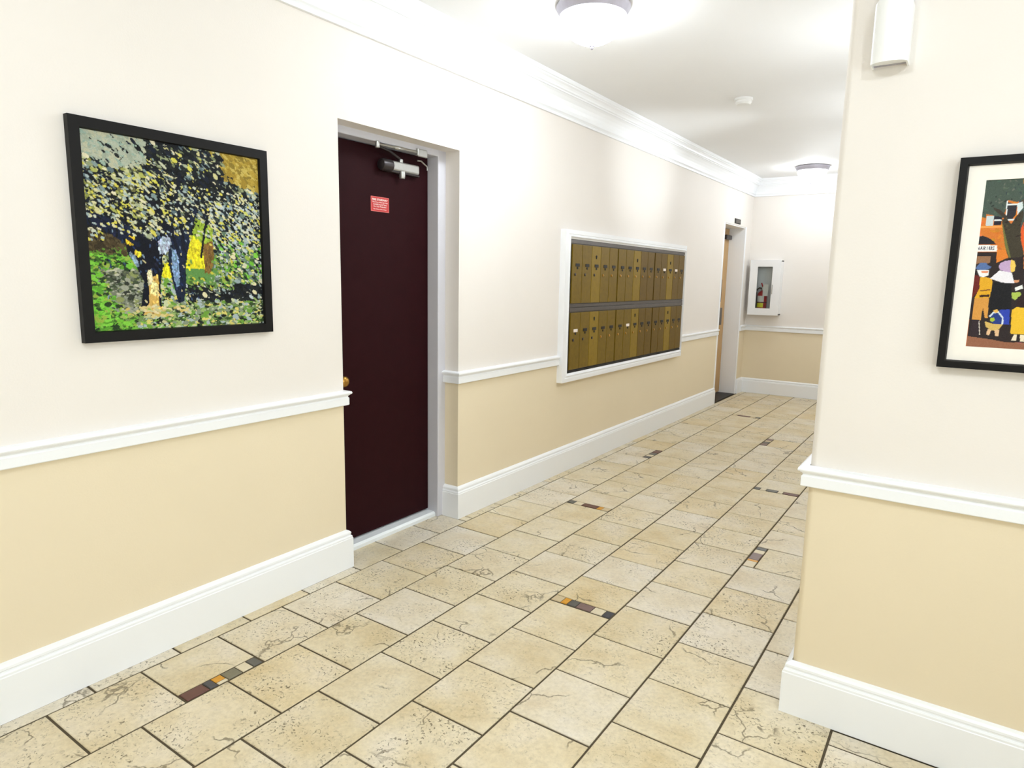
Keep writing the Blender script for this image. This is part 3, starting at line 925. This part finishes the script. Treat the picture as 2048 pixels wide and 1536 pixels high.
# ------------------------------------------------------------------ framed print on the right wall
RIGHT = [
  ((75, 88, 78), [(-0.014,-0),(0.18,0.002),(0.192,0.113),(0.166,0.138),(0.119,0.123),(0.115,0.184),(0.099,0.251),(0.06,0.209),(0.025,0.201),(0.025,0.225),(-0.003,0.213),(-0.008,0.11)]),
  ((200, 210, 210), [(0.026,0.211),(0.064,0.212),(0.064,0.271),(0.029,0.27)]),
  ((40, 40, 50), [(0.064,0.216),(0.101,0.217),(0.104,0.265),(0.067,0.267)]),
  ((50, 50, 55), [(0.121,0.136),(0.167,0.152),(0.168,0.206),(0.154,0.232),(0.125,0.232)]),
  ((225, 230, 228), [(0.115,0.126),(0.121,0.126),(0.124,0.213),(0.118,0.211)]),
  ((225, 230, 228), [(0.12,0.145),(0.167,0.147),(0.167,0.155),(0.121,0.154)]),
  ((225, 230, 228), [(0.13,0.233),(0.165,0.235),(0.165,0.242),(0.131,0.241)]),
  ((225, 230, 228), [(0.067,0.234),(0.102,0.235),(0.102,0.242),(0.067,0.241)]),
  ((215, 225, 225), [(0.166,0.145),(0.19,0.136),(0.197,0.17),(0.174,0.209)]),
  ((240, 160, 80), [(-0.003,0.271),(0.107,0.27),(0.108,0.281),(-0.003,0.283)]),
  ((45, 42, 48), [(-0.004,0.332),(0.021,0.328),(0.051,0.34),(0.077,0.361),(0.093,0.38),(-0.002,0.38)]),
  ((45, 45, 50), [(-0.003,0.423),(0.099,0.423),(0.102,0.479),(0,0.479)]),
  ((242, 240, 238), [(-0.004,0.382),(0.097,0.384),(0.1,0.422),(-0.002,0.422)]),
  ((66, 60, 48), [(0.103,0.234),(0.125,0.228),(0.151,0.263),(0.169,0.219),(0.2,0.18),(0.204,0.221),(0.196,0.264),(0.206,0.356),(0.227,0.424),(0.233,0.479),(0.164,0.479),(0.134,0.389),(0.112,0.286)]),
  ((112, 112, 62), [(0.105,0.251),(0.114,0.272),(0.139,0.355),(0.17,0.458),(0.162,0.458),(0.134,0.389),(0.112,0.286)]),
  ((65, 58, 50), [(0.052,0.161),(0.091,0.179),(0.126,0.215),(0.12,0.235),(0.101,0.217),(0.06,0.178)]),
  ((225, 90, 45), [(0.2,0.288),(0.208,0.254),(0.228,0.431),(0.208,0.356)]),
  ((48, 40, 40), [(-0.005,0.423),(0.097,0.424),(0.104,0.488),(0.151,0.46),(0.23,0.452),(0.286,0.954),(0.199,0.958),(0.007,0.935)]),
  ((150, 110, 80), [(0.002,0.45),(0.073,0.45),(0.074,0.489),(0.002,0.493)]),
  ((225, 130, 50), [(0.098,0.411),(0.139,0.412),(0.157,0.452),(0.132,0.468),(0.104,0.488)]),
  ((110, 40, 35), [(0.001,0.559),(0.031,0.567),(0.034,0.658),(0.004,0.701)]),
  ((90, 115, 165), [(0.004,0.524),(0.014,0.503),(0.023,0.489),(0.053,0.487),(0.065,0.503),(0.083,0.511),(0.078,0.521),(0.045,0.534)]),
  ((240, 238, 235), [(0.012,0.53),(0.072,0.529),(0.072,0.562),(0.049,0.575),(0.028,0.567)]),
  ((230, 150, 110), [(0.033,0.538),(0.071,0.536),(0.067,0.548),(0.039,0.548)]),
  ((226, 168, 42), [(0.032,0.571),(0.073,0.575),(0.095,0.586),(0.097,0.64),(0.093,0.694),(0.035,0.704),(0.018,0.7),(0.036,0.641)]),
  ((60, 35, 30), [(0.04,0.681),(0.091,0.676),(0.09,0.69),(0.043,0.694)]),
  ((120, 70, 40), [(0.04,0.653),(0.091,0.644),(0.091,0.65),(0.043,0.659)]),
  ((215, 152, 72), [(0.018,0.702),(0.089,0.694),(0.096,0.818),(0.082,0.819),(0.066,0.753),(0.063,0.832),(0.017,0.83)]),
  ((52, 42, 46), [(0.021,0.834),(0.059,0.832),(0.063,0.929),(0.017,0.928)]),
  ((225, 215, 200), [(0.053,0.837),(0.057,0.837),(0.069,0.92),(0.065,0.921)]),
  ((195, 165, 200), [(0.117,0.509),(0.124,0.488),(0.146,0.476),(0.172,0.472),(0.183,0.541),(0.154,0.541),(0.126,0.529)]),
  ((240, 200, 95), [(0.172,0.468),(0.189,0.476),(0.199,0.504),(0.196,0.536),(0.183,0.543),(0.175,0.529)]),
  ((238, 233, 238), [(0.123,0.533),(0.184,0.545),(0.203,0.605),(0.147,0.605),(0.082,0.581)]),
  ((30, 30, 33), [(0.103,0.599),(0.189,0.608),(0.204,0.76),(0.146,0.778),(0.095,0.783),(0.095,0.698)]),
  ((50, 70, 172), [(0.148,0.766),(0.198,0.76),(0.205,0.85),(0.174,0.852)]),
  ((215, 150, 110), [(0.2,0.589),(0.224,0.586),(0.224,0.601),(0.202,0.603)]),
  ((238, 238, 235), [(0.207,0.633),(0.241,0.616),(0.248,0.636),(0.214,0.652)]),
  ((170, 190, 85), [(0.197,0.662),(0.235,0.657),(0.244,0.673),(0.218,0.706),(0.2,0.694)]),
  ((215, 225, 235), [(0.101,0.805),(0.122,0.775),(0.145,0.774),(0.173,0.81),(0.177,0.851),(0.167,0.852),(0.167,0.815),(0.143,0.785),(0.123,0.788),(0.109,0.813)]),
  ((42, 62, 130), [(0.111,0.805),(0.126,0.788),(0.147,0.789),(0.166,0.819),(0.167,0.852),(0.134,0.854),(0.111,0.838)]),
  ((232, 182, 90), [(0.118,0.771),(0.137,0.762),(0.146,0.778),(0.13,0.787)]),
  ((170, 190, 60), [(0.108,0.818),(0.126,0.813),(0.134,0.829),(0.122,0.84),(0.109,0.832)]),
  ((215, 180, 100), [(0.084,0.838),(0.12,0.85),(0.174,0.852),(0.16,0.881),(0.138,0.892),(0.117,0.889),(0.091,0.869)]),
  ((228, 188, 145), [(0.103,0.885),(0.122,0.888),(0.114,0.922),(0.099,0.918)]),
  ((228, 188, 145), [(0.137,0.889),(0.161,0.883),(0.162,0.924),(0.145,0.925)]),
  ((50, 36, 36), [(0.226,0.689),(0.254,0.672),(0.266,0.672),(0.275,0.749),(0.227,0.746)]),
  ((236, 188, 52), [(0.208,0.764),(0.229,0.746),(0.275,0.749),(0.293,0.908),(0.217,0.905)]),
  ((238, 224, 195), [(0.234,0.91),(0.249,0.909),(0.248,0.947),(0.224,0.945)]),
  ((238, 224, 195), [(0.263,0.909),(0.283,0.909),(0.287,0.949),(0.267,0.948)]),
  ((150, 100, 75), [(0.007,0.933),(0.13,0.946),(0.199,0.958),(0.299,0.963),(0.302,0.996),(0.007,0.999)]),
]
def street_picture(wd):
    H = 330
    Wd = int(H*wd)
    X, Y = np.meshgrid((np.arange(Wd)+0.5)/H, (np.arange(H)+0.5)/H)
    img = np.zeros((H, Wd, 3))
    img[:] = (214, 122, 52)
    rg = random.Random(5)
    img[(X > 0.18) & (Y < 0.30)] = (74, 86, 78)
    img[(X > 0.18) & (Y > 0.52)] = (56, 46, 44)
    img[(X > 0.18) & (Y > 0.955)] = (150, 100, 75)
    for k in range(900):
        u, v = rg.random()*wd, rg.random()
        dab(img, u, v, rg.uniform(0.006, 0.02), rg.uniform(0.004, 0.01), rg.uniform(0, 3), tuple(c+rg.uniform(-14, 14) for c in img[min(H-1, int(v*H)), min(Wd-1, int(u*H))]), wd, 1)
    for idx, (col, pts) in enumerate(RIGHT):
        k = inside(pts, X, Y)
        img[k] = col
        if idx in (0, 13):
            for q in range(260):
                u, v = rg.uniform(0, 0.30), rg.uniform(0, 0.6)
                i, j = int(u*H), int(v*H)
                if i < Wd and k[j, i]:
                    dab(img, u, v, rg.uniform(0.004, 0.010), rg.uniform(0.002, 0.005), rg.uniform(0, 3), rg.choice([(58, 70, 72), (92, 106, 88), (110, 112, 100), (48, 56, 52), (76, 98, 84)] if idx == 0 else [(52, 44, 38), (84, 78, 54), (44, 36, 32)]), wd, 1)
    img += np.random.default_rng(4).normal(0, 4, img.shape[:2])[..., None]
    # sign on the awning: strokes of N A R I U S
    strokes = {'N': [((0, 1), (0, 0)), ((0, 0), (1, 1)), ((1, 1), (1, 0))], 'A': [((0, 1), (.5, 0)), ((.5, 0), (1, 1)), ((.2, .65), (.8, .65))],
               'R': [((0, 1), (0, 0)), ((0, 0), (.9, .1)), ((.9, .1), (.9, .4)), ((.9, .4), (0, .5)), ((.3, .5), (1, 1))], 'I': [((.5, 0), (.5, 1))],
               'U': [((0, 0), (0, .8)), ((0, .8), (.5, 1)), ((.5, 1), (1, .8)), ((1, .8), (1, 0))], 'S': [((1, .1), (.3, 0)), ((.3, 0), (.1, .3)), ((.1, .3), (.9, .65)), ((.9, .65), (.7, 1)), ((.7, 1), (0, .9))]}
    for i, ch in enumerate('NARIUS'):
        u0 = 0.002+i*0.0146
        for (a, b), (c, d) in strokes[ch]:
            for t in np.linspace(0, 1, 14):
                dab(img, u0+(a+(c-a)*t)*0.0092, 0.392+(b+(d-b)*t)*0.019, 0.0020, 0.0020, 0, (92, 84, 96), wd, 1)
    return img
FX0, FX1, FZ0, FZ1 = 7.555, 9.10, 4.0, 5.878
fp = empty('street_print', ((FX0+FX1)/2, YR, FZ0))
tag(fp, 'black-framed street scene print in a cream mat on the right wall', 'picture')
frame_mesh(FX0, FX1, FZ0, FZ1, 0.06, 0.06, 0.10, lambda a, b, d: (a, YR-d, b)).build('frame', M['black'], fp)
ax0, ax1, az0, az1 = 7.764, 8.89, 4.203, 5.677
mbd = MB()
for x0, x1, z0, z1 in ((FX0+0.05, ax0, FZ0+0.05, FZ1-0.05), (ax1, FX1-0.05, FZ0+0.05, FZ1-0.05), (ax0, ax1, FZ0+0.05, az0), (ax0, ax1, az1, FZ1-0.05)):
    mbd.box(x0, x1, YR-0.06, YR-0.02, z0, z1)
mbd.build('mat_board', M['mat'], fp)
painted_grid('print_sheet', street_picture((ax1-ax0)/(az1-az0)), (ax0-0.004, YR-0.05, az1+0.004), (ax1-ax0+0.008, 0, 0), (0, 0, az0-az1-0.008), M['print'], fp)

# ------------------------------------------------------------------ mailboxes
my0, my1, mz0, mz1 = 10.10, 18.06, 2.28, 5.895
mb_ = empty('mailbox_panel', (W, (my0+my1)/2, mz0))
tag(mb_, 'wide olive brass mailbox panel in a white moulded frame on the left wall', 'mailboxes')
def member(pts_out, pts_in, name):
    (a, b), (c, d) = pts_out, pts_in
    v = []
    steps = [(0.0, 0.0), (0.0, 0.15), (0.45, 0.15), (0.5, 0.135), (0.62, 0.135), (0.75, 0.16), (0.9, 0.125), (1.0, 0.115), (1.0, 0.0)]
    for t, dp in steps:
        v.append((W+dp, a[0]+(c[0]-a[0])*t, a[1]+(c[1]-a[1])*t))
        v.append((W+dp, b[0]+(d[0]-b[0])*t, b[1]+(d[1]-b[1])*t))
    f = [(2*i, 2*i+1, 2*i+3, 2*i+2) for i in range(len(steps)-1)]+[(2*(len(steps)-1), 2*len(steps)-1, 1, 0)]
    f += [tuple(2*i for i in range(len(steps))), tuple(2*i+1 for i in range(len(steps)))[::-1]]
    MB().add(v, f).build(name, M['trim'], mb_)
iy0, iy1, iz0, iz1 = my0+0.285, my1-0.05, mz0+0.20, mz1-0.205
O4 = [(my0, mz0), (my1, mz0), (my1, mz1), (my0, mz1)]
I4 = [(iy0, iz0), (iy1, iz0), (iy1, iz1), (iy0, iz1)]
for i in range(4):
    j = (i+1) % 4
    member((O4[i], O4[j]), (I4[i], I4[j]), 'frame_moulding')
MB().box(W, W+0.085, iy0, iy1, iz0, iz1).build('back_plate', M['pewter'], mb_)
zt1, zt0, zm1, zm0, zb0 = iz1-0.11, 4.165, 4.165, 3.955, iz0+0.07
MB().box(W+0.08, W+0.105, iy0, iy1, zt1+0.01, iz1, 0.004, 1).build('top_strip', M['pewter'], mb_)
mr = MB().box(W+0.08, W+0.112, iy0+0.02, iy1, 4.075, zm1-0.012, 0.006, 1).box(W+0.08, W+0.118, iy0+0.05, iy1, zm0+0.012, 4.065, 0.006, 1)
mr.build('middle_rail', M['pewter'], mb_)
MB().box(W+0.08, W+0.105, iy0, iy1, iz0, zb0-0.01, 0.004, 1).build('bottom_strip', M['flat_black'], mb_)
dy0, dy1 = iy0+0.09, iy1-0.03
bank = (dy1-dy0-2*0.05)/3
dw = bank/5
CARD = {(0, 11), (0, 13), (1, 0), (1, 6)}
xf = W+0.122
for rowi, (z0, z1, zs, zl, zk) in enumerate(((zt0, zt1, 5.07, 4.86, 5.32), (zb0, zm0, 3.49, 3.28, 3.78))):
    for c in range(15):
        y0 = dy0+(c//5)*(bank+0.05)+(c % 5)*dw
        dr = MB().box(W+0.085, xf, y0+0.008, y0+dw-0.008, z0+0.008, z1-0.008, 0.005, 1).build('mailbox_door', (M['olive_b'] if c % 5 == 2 else (M['olive'] if c < 8 else M['olive_c'])), mb_)
        yc = y0+dw*0.52
        MB().box(xf-0.002, xf+0.012, yc-0.10, yc+0.10, zs-0.02, zs+0.055, 0.006, 1).build('name_slot', M['paper'] if (rowi, c) in CARD else M['flat_black'], dr)
        MB().lathe([(0.03, 0), (0.03, 0.012)], (xf, yc, zs-0.055), 10, 'X').build('peephole', M['flat_black'], dr)
        MB().lathe([(0.036, 0), (0.036, 0.012), (0.026, 0.02)], (xf, y0+dw*0.30, zl), 12, 'X').build('lock', M['brass'] if c > 2 else M['dark'], dr)
        if c % 5 == 2:
            MB().lathe([(0.032, 0), (0.032, 0.012)], (xf, yc-0.02, zk), 12, 'X').build('master_lock', M['flat_black'], dr)
            MB().box(xf-0.002, xf+0.012, yc-0.04, yc, zk-0.06, zk).build('keyhole', M['flat_black'], dr)

# ------------------------------------------------------------------ fire extinguisher in its cabinet
cd = 0.50
yf = YE-cd
cx0, cx1, cz0, cz1 = -0.06, 1.145, 3.43, 5.68
cab = empty('extinguisher_cabinet', ((cx0+cx1)/2, YE, cz0))
tag(cab, 'white glass-fronted fire extinguisher cabinet on the end wall', 'cabinet')
t = 0.04
bx = MB().box(cx0, cx0+t, yf+0.03, YE, cz0, cz1).box(cx1-t, cx1, yf+0.03, YE, cz0, cz1).box(cx0, cx1, yf+0.03, YE, cz0, cz0+t).box(cx0, cx1, yf+0.03, YE, cz1-t, cz1)
bx.build('body', M['cab'], cab)
MB().box(cx0+t, cx1-t, YE-0.03, YE-0.005, cz0+t, cz1-t).build('back_panel', M['cab_in'], cab)
wx0, wx1, wz0, wz1 = 0.23, 0.83, 3.695, 5.42
dd = MB()
for a in ((cx0-0.02, wx0, cz0-0.02, cz1+0.02), (wx1, cx1+0.02, cz0-0.02, cz1+0.02), (wx0, wx1, cz0-0.02, wz0), (wx0, wx1, wz1, cz1+0.02)):
    dd.box(a[0], a[1], yf, yf+0.03, a[2], a[3])
drr = dd.build('door', M['cab'], cab)
MB().box(wx0-0.01, wx1+0.01, yf+0.016, yf+0.022, wz0-0.01, wz1+0.01).build('pane', M['glass'], drr)
MB().box(0.86, 0.885, yf-0.025, yf+0.005, 4.30, 4.68, 0.006, 1).build('handle', M['chrome'], drr)
ex = empty('fire_extinguisher', (0.43, YE-0.245, cz0+t))
tag(ex, 'red fire extinguisher with yellow label inside the white cabinet', 'extinguisher')
zb = cz0+t
ec = (0.43, YE-0.245, zb)
MB().lathe([(0.16, 0), (0.19, 0.02), (0.195, 0.06), (0.195, 0.76), (0.18, 0.84), (0.13, 0.91), (0.06, 0.95), (0.05, 0.98)], ec, 24).build('cylinder', M['ext_red'], ex)
MB().band(0.198, 0.26, 0.44, ec, 195, 300).build('lower_label', M['yellow'], ex)
MB().band(0.198, 0.49, 0.74, ec, 195, 305).build('upper_label', M['lab'], ex)
MB().lathe([(0.05, 0.95), (0.06, 0.97), (0.06, 1.08), (0.04, 1.12)], ec, 14).build('valve', M['chrome'], ex)
lv = MB().tube([(0.40, ec[1], zb+1.10), (0.47, ec[1]-0.02, zb+1.14), (0.55, ec[1]-0.03, zb+1.12)], 0.025, 8)
lv.tube([(0.42, ec[1], zb+1.12), (0.40, ec[1]-0.02, zb+1.20), (0.37, ec[1]-0.03, zb+1.28)], 0.028, 8)
lv.build('lever', M['ext_red'], ex)
MB().tube([(0.39, ec[1]-0.03, zb+1.05), (0.31, ec[1]-0.05, zb+1.07), (0.22, ec[1]-0.06, zb+1.0), (0.20, ec[1]-0.07, zb+0.85), (0.215, ec[1]-0.075, zb+0.5), (0.215, ec[1]-0.075, zb+0.15)], 0.03, 8).build('hose', M['rubber'], ex)
MB().lathe([(0.20, 0.45), (0.20, 0.48)], ec, 24, cap=False).build('band', M['rubber'], ex)
MB().box(0.49, 0.70, ec[1]-0.212, ec[1]-0.205, zb+0.74, zb+1.22).build('tag', M['lab'], ex)

# ------------------------------------------------------------------ ceiling lamps, smoke detector, sconce
def ceiling_lamp(loc, label):
    x, y = loc
    o = empty('ceiling_lamp', (x, y, 8.36))
    MB().lathe([(0.545, ZC), (0.585, ZC-0.02), (0.59, ZC-0.04), (0.575, ZC-0.075), (0.55, ZC-0.12), (0.53, ZC-0.165), (0.515, ZC-0.17)], (x, y, 0), 48).build('rim', M['bronze'], o)
    MB().lathe([(0.505, 8.86), (0.50, 8.80), (0.475, 8.71), (0.42, 8.62), (0.33, 8.535), (0.22, 8.475), (0.1, 8.445), (0.03, 8.44)], (x, y, 0), 36).build('glass_bowl', M['lamp'], o)
    MB().lathe([(0.03, 8.445), (0.045, 8.43), (0.04, 8.41), (0.02, 8.40), (0.028, 8.38), (0.012, 8.36), (0.001, 8.355)], (x, y, 0), 14).build('finial', M['bronze'], o)
    tag(o, label, 'ceiling lamp', 'round bowl ceiling lamps')
    return o
l1 = ceiling_lamp((2.36, 6.42), 'bright round ceiling lamp nearest the maroon door')
for xy, lb in (((2.44, 23.6), 'far ceiling lamp with grey rim near the corridor end'), ((5.4, -2.8), 'lobby ceiling lamp between the tree painting and the viewer'), ((9.8, -1.9), 'lobby ceiling lamp on the window side of the viewer')):
    c = copy_tree(l1, None, (xy[0]-2.36, xy[1]-6.42, 0))
    c['label'] = lb
    if xy[1] > 20:                                        # far bowl's glow turned down to spare the end wall
        gb = [k for k in bpy.data.objects if k.parent == c and k.name.startswith('glass_bowl')][0]
        gb.data = gb.data.copy()
        gb.data.materials[0] = M['lamp_far']
sd = empty('smoke_detector', (2.85, 13.08, 8.87))
tag(sd, 'round white smoke detector on the corridor ceiling', 'smoke detector')
MB().lathe([(0.21, ZC), (0.21, ZC-0.05), (0.195, ZC-0.06)], (2.85, 13.08, 0), 28).build('base', M['plastic'], sd)
MB().lathe([(0.185, ZC-0.05), (0.185, ZC-0.10), (0.15, ZC-0.14), (0.06, ZC-0.15)], (2.85, 13.08, 0), 28).build('cover', M['plastic'], sd)

def sconce(x, y, z0, face, label, lit):
    """half-round opal shade on a metal back plate; face +1 looks to -y, 'X' looks to -x"""
    o = empty('wall_sconce', (x, y, z0))
    def P(a, d, h):
        return (x+a, y-d, z0+h) if face == 'Y' else (x-d, y+a, z0+h)
    hw, dep, ht = 0.152, 0.25, 0.60
    def arc(hw, dep, n=14):
        return [(-hw, 0.0), (-hw, dep*0.62)]+[(-hw*math.cos(math.pi*i/n), dep*0.62+dep*0.38*math.sin(math.pi*i/n)) for i in range(1, n)]+[(hw, dep*0.62), (hw, 0.0)]
    ring = arc(hw, dep)
    inn = arc(hw-0.015, dep-0.015)
    mb = MB()
    n = len(ring)
    def top(a): return ht-0.09*(abs(a)/hw)**2
    v = [P(a, d, 0) for a, d in ring]+[P(a, d, top(a)) for a, d in ring]+[P(a, d, 0.0) for a, d in inn]+[P(a, d, top(a)) for a, d in inn]
    f = []
    for i in range(n-1):
        f += [(i, i+1, n+i+1, n+i), (2*n+i, 3*n+i, 3*n+i+1, 2*n+i+1), (i, 2*n+i, 2*n+i+1, i+1), (n+i, n+i+1, 3*n+i+1, 3*n+i)]
    mb.add(v, f, True)
    mb.build('shade', M['opal'], o)
    bt = MB()
    v = [P(a, d, 0.025) for a, d in inn]+[P(a, d, 0.04) for a, d in inn]
    m = len(inn)
    bt.add(v, [tuple(range(m)), tuple(range(m, 2*m))]+[(i, (i+1) % m, m+(i+1) % m, m+i) for i in range(m)])
    bt.build('shade_floor', M['opal'], o)
    bp = MB()
    c = [P(a, d, h) for d in (0, 0.035) for h in (0.02, ht+0.16) for a in (-hw+0.01, hw-0.01)]
    bp.add(c, [(0, 1, 3, 2), (4, 5, 7, 6), (0, 1, 5, 4), (2, 3, 7, 6), (0, 2, 6, 4), (1, 3, 7, 5)])
    bp.build('back_plate', M['bronze'], o)
    MB().tube([P(0, 0.03, ht+0.05), P(0, dep*0.8, ht+0.05), P(0, dep*0.97, ht+0.01)], 0.02, 8).build('bracket', M['dark'], o)
    MB().lathe([(0.022, -0.03), (0.032, -0.01), (0.03, 0.02), (0.01, 0.035)], P(0, dep*1.0, ht+0.005), 12).build('finial', M['dark'], o)
    if lit:  # unseen lights in front of the shade, added to brighten the corridor
        for typ, en in (('POINT', 13 if lit == 3 else 7.5), ('SPOT', 48 if lit == 2 else 5)):
            li = bpy.data.lights.new('unseen_sconce_light', typ)
            li.energy = en
            li.shadow_soft_size = 0.05
            li.color = (0.845, 0.927, 1.0)
            if typ == 'SPOT':
                li.spot_size = math.radians(50)
                li.spot_blend = 1.0
            lo = bpy.data.objects.new('unseen_sconce_light', li)
            COL.objects.link(lo)
            lo.parent = o
            lo.location = (-0.36*S, 0, 0.2*S)
            lo.rotation_euler = (0, math.radians(90+9), 0)
    tag(o, label, 'wall sconce')
    return o
sconce(6.91, YR, 6.755, 'Y', 'white half-round glass sconce high on the near right wall', False)
for yy, lb in ((9.6, 'unseen wall sconce added for light behind the rounded corner'), (14.8, 'wall sconce on the corridor wall opposite the mailboxes'), (20.0, 'unseen wall sconce added for light opposite the far doorway')):  # first and last are unseen sconces added to brighten the corridor
    sconce(XR, yy, 6.755, 'X', lb, {9.6: 1, 14.8: 2, 20.0: 3}[yy])
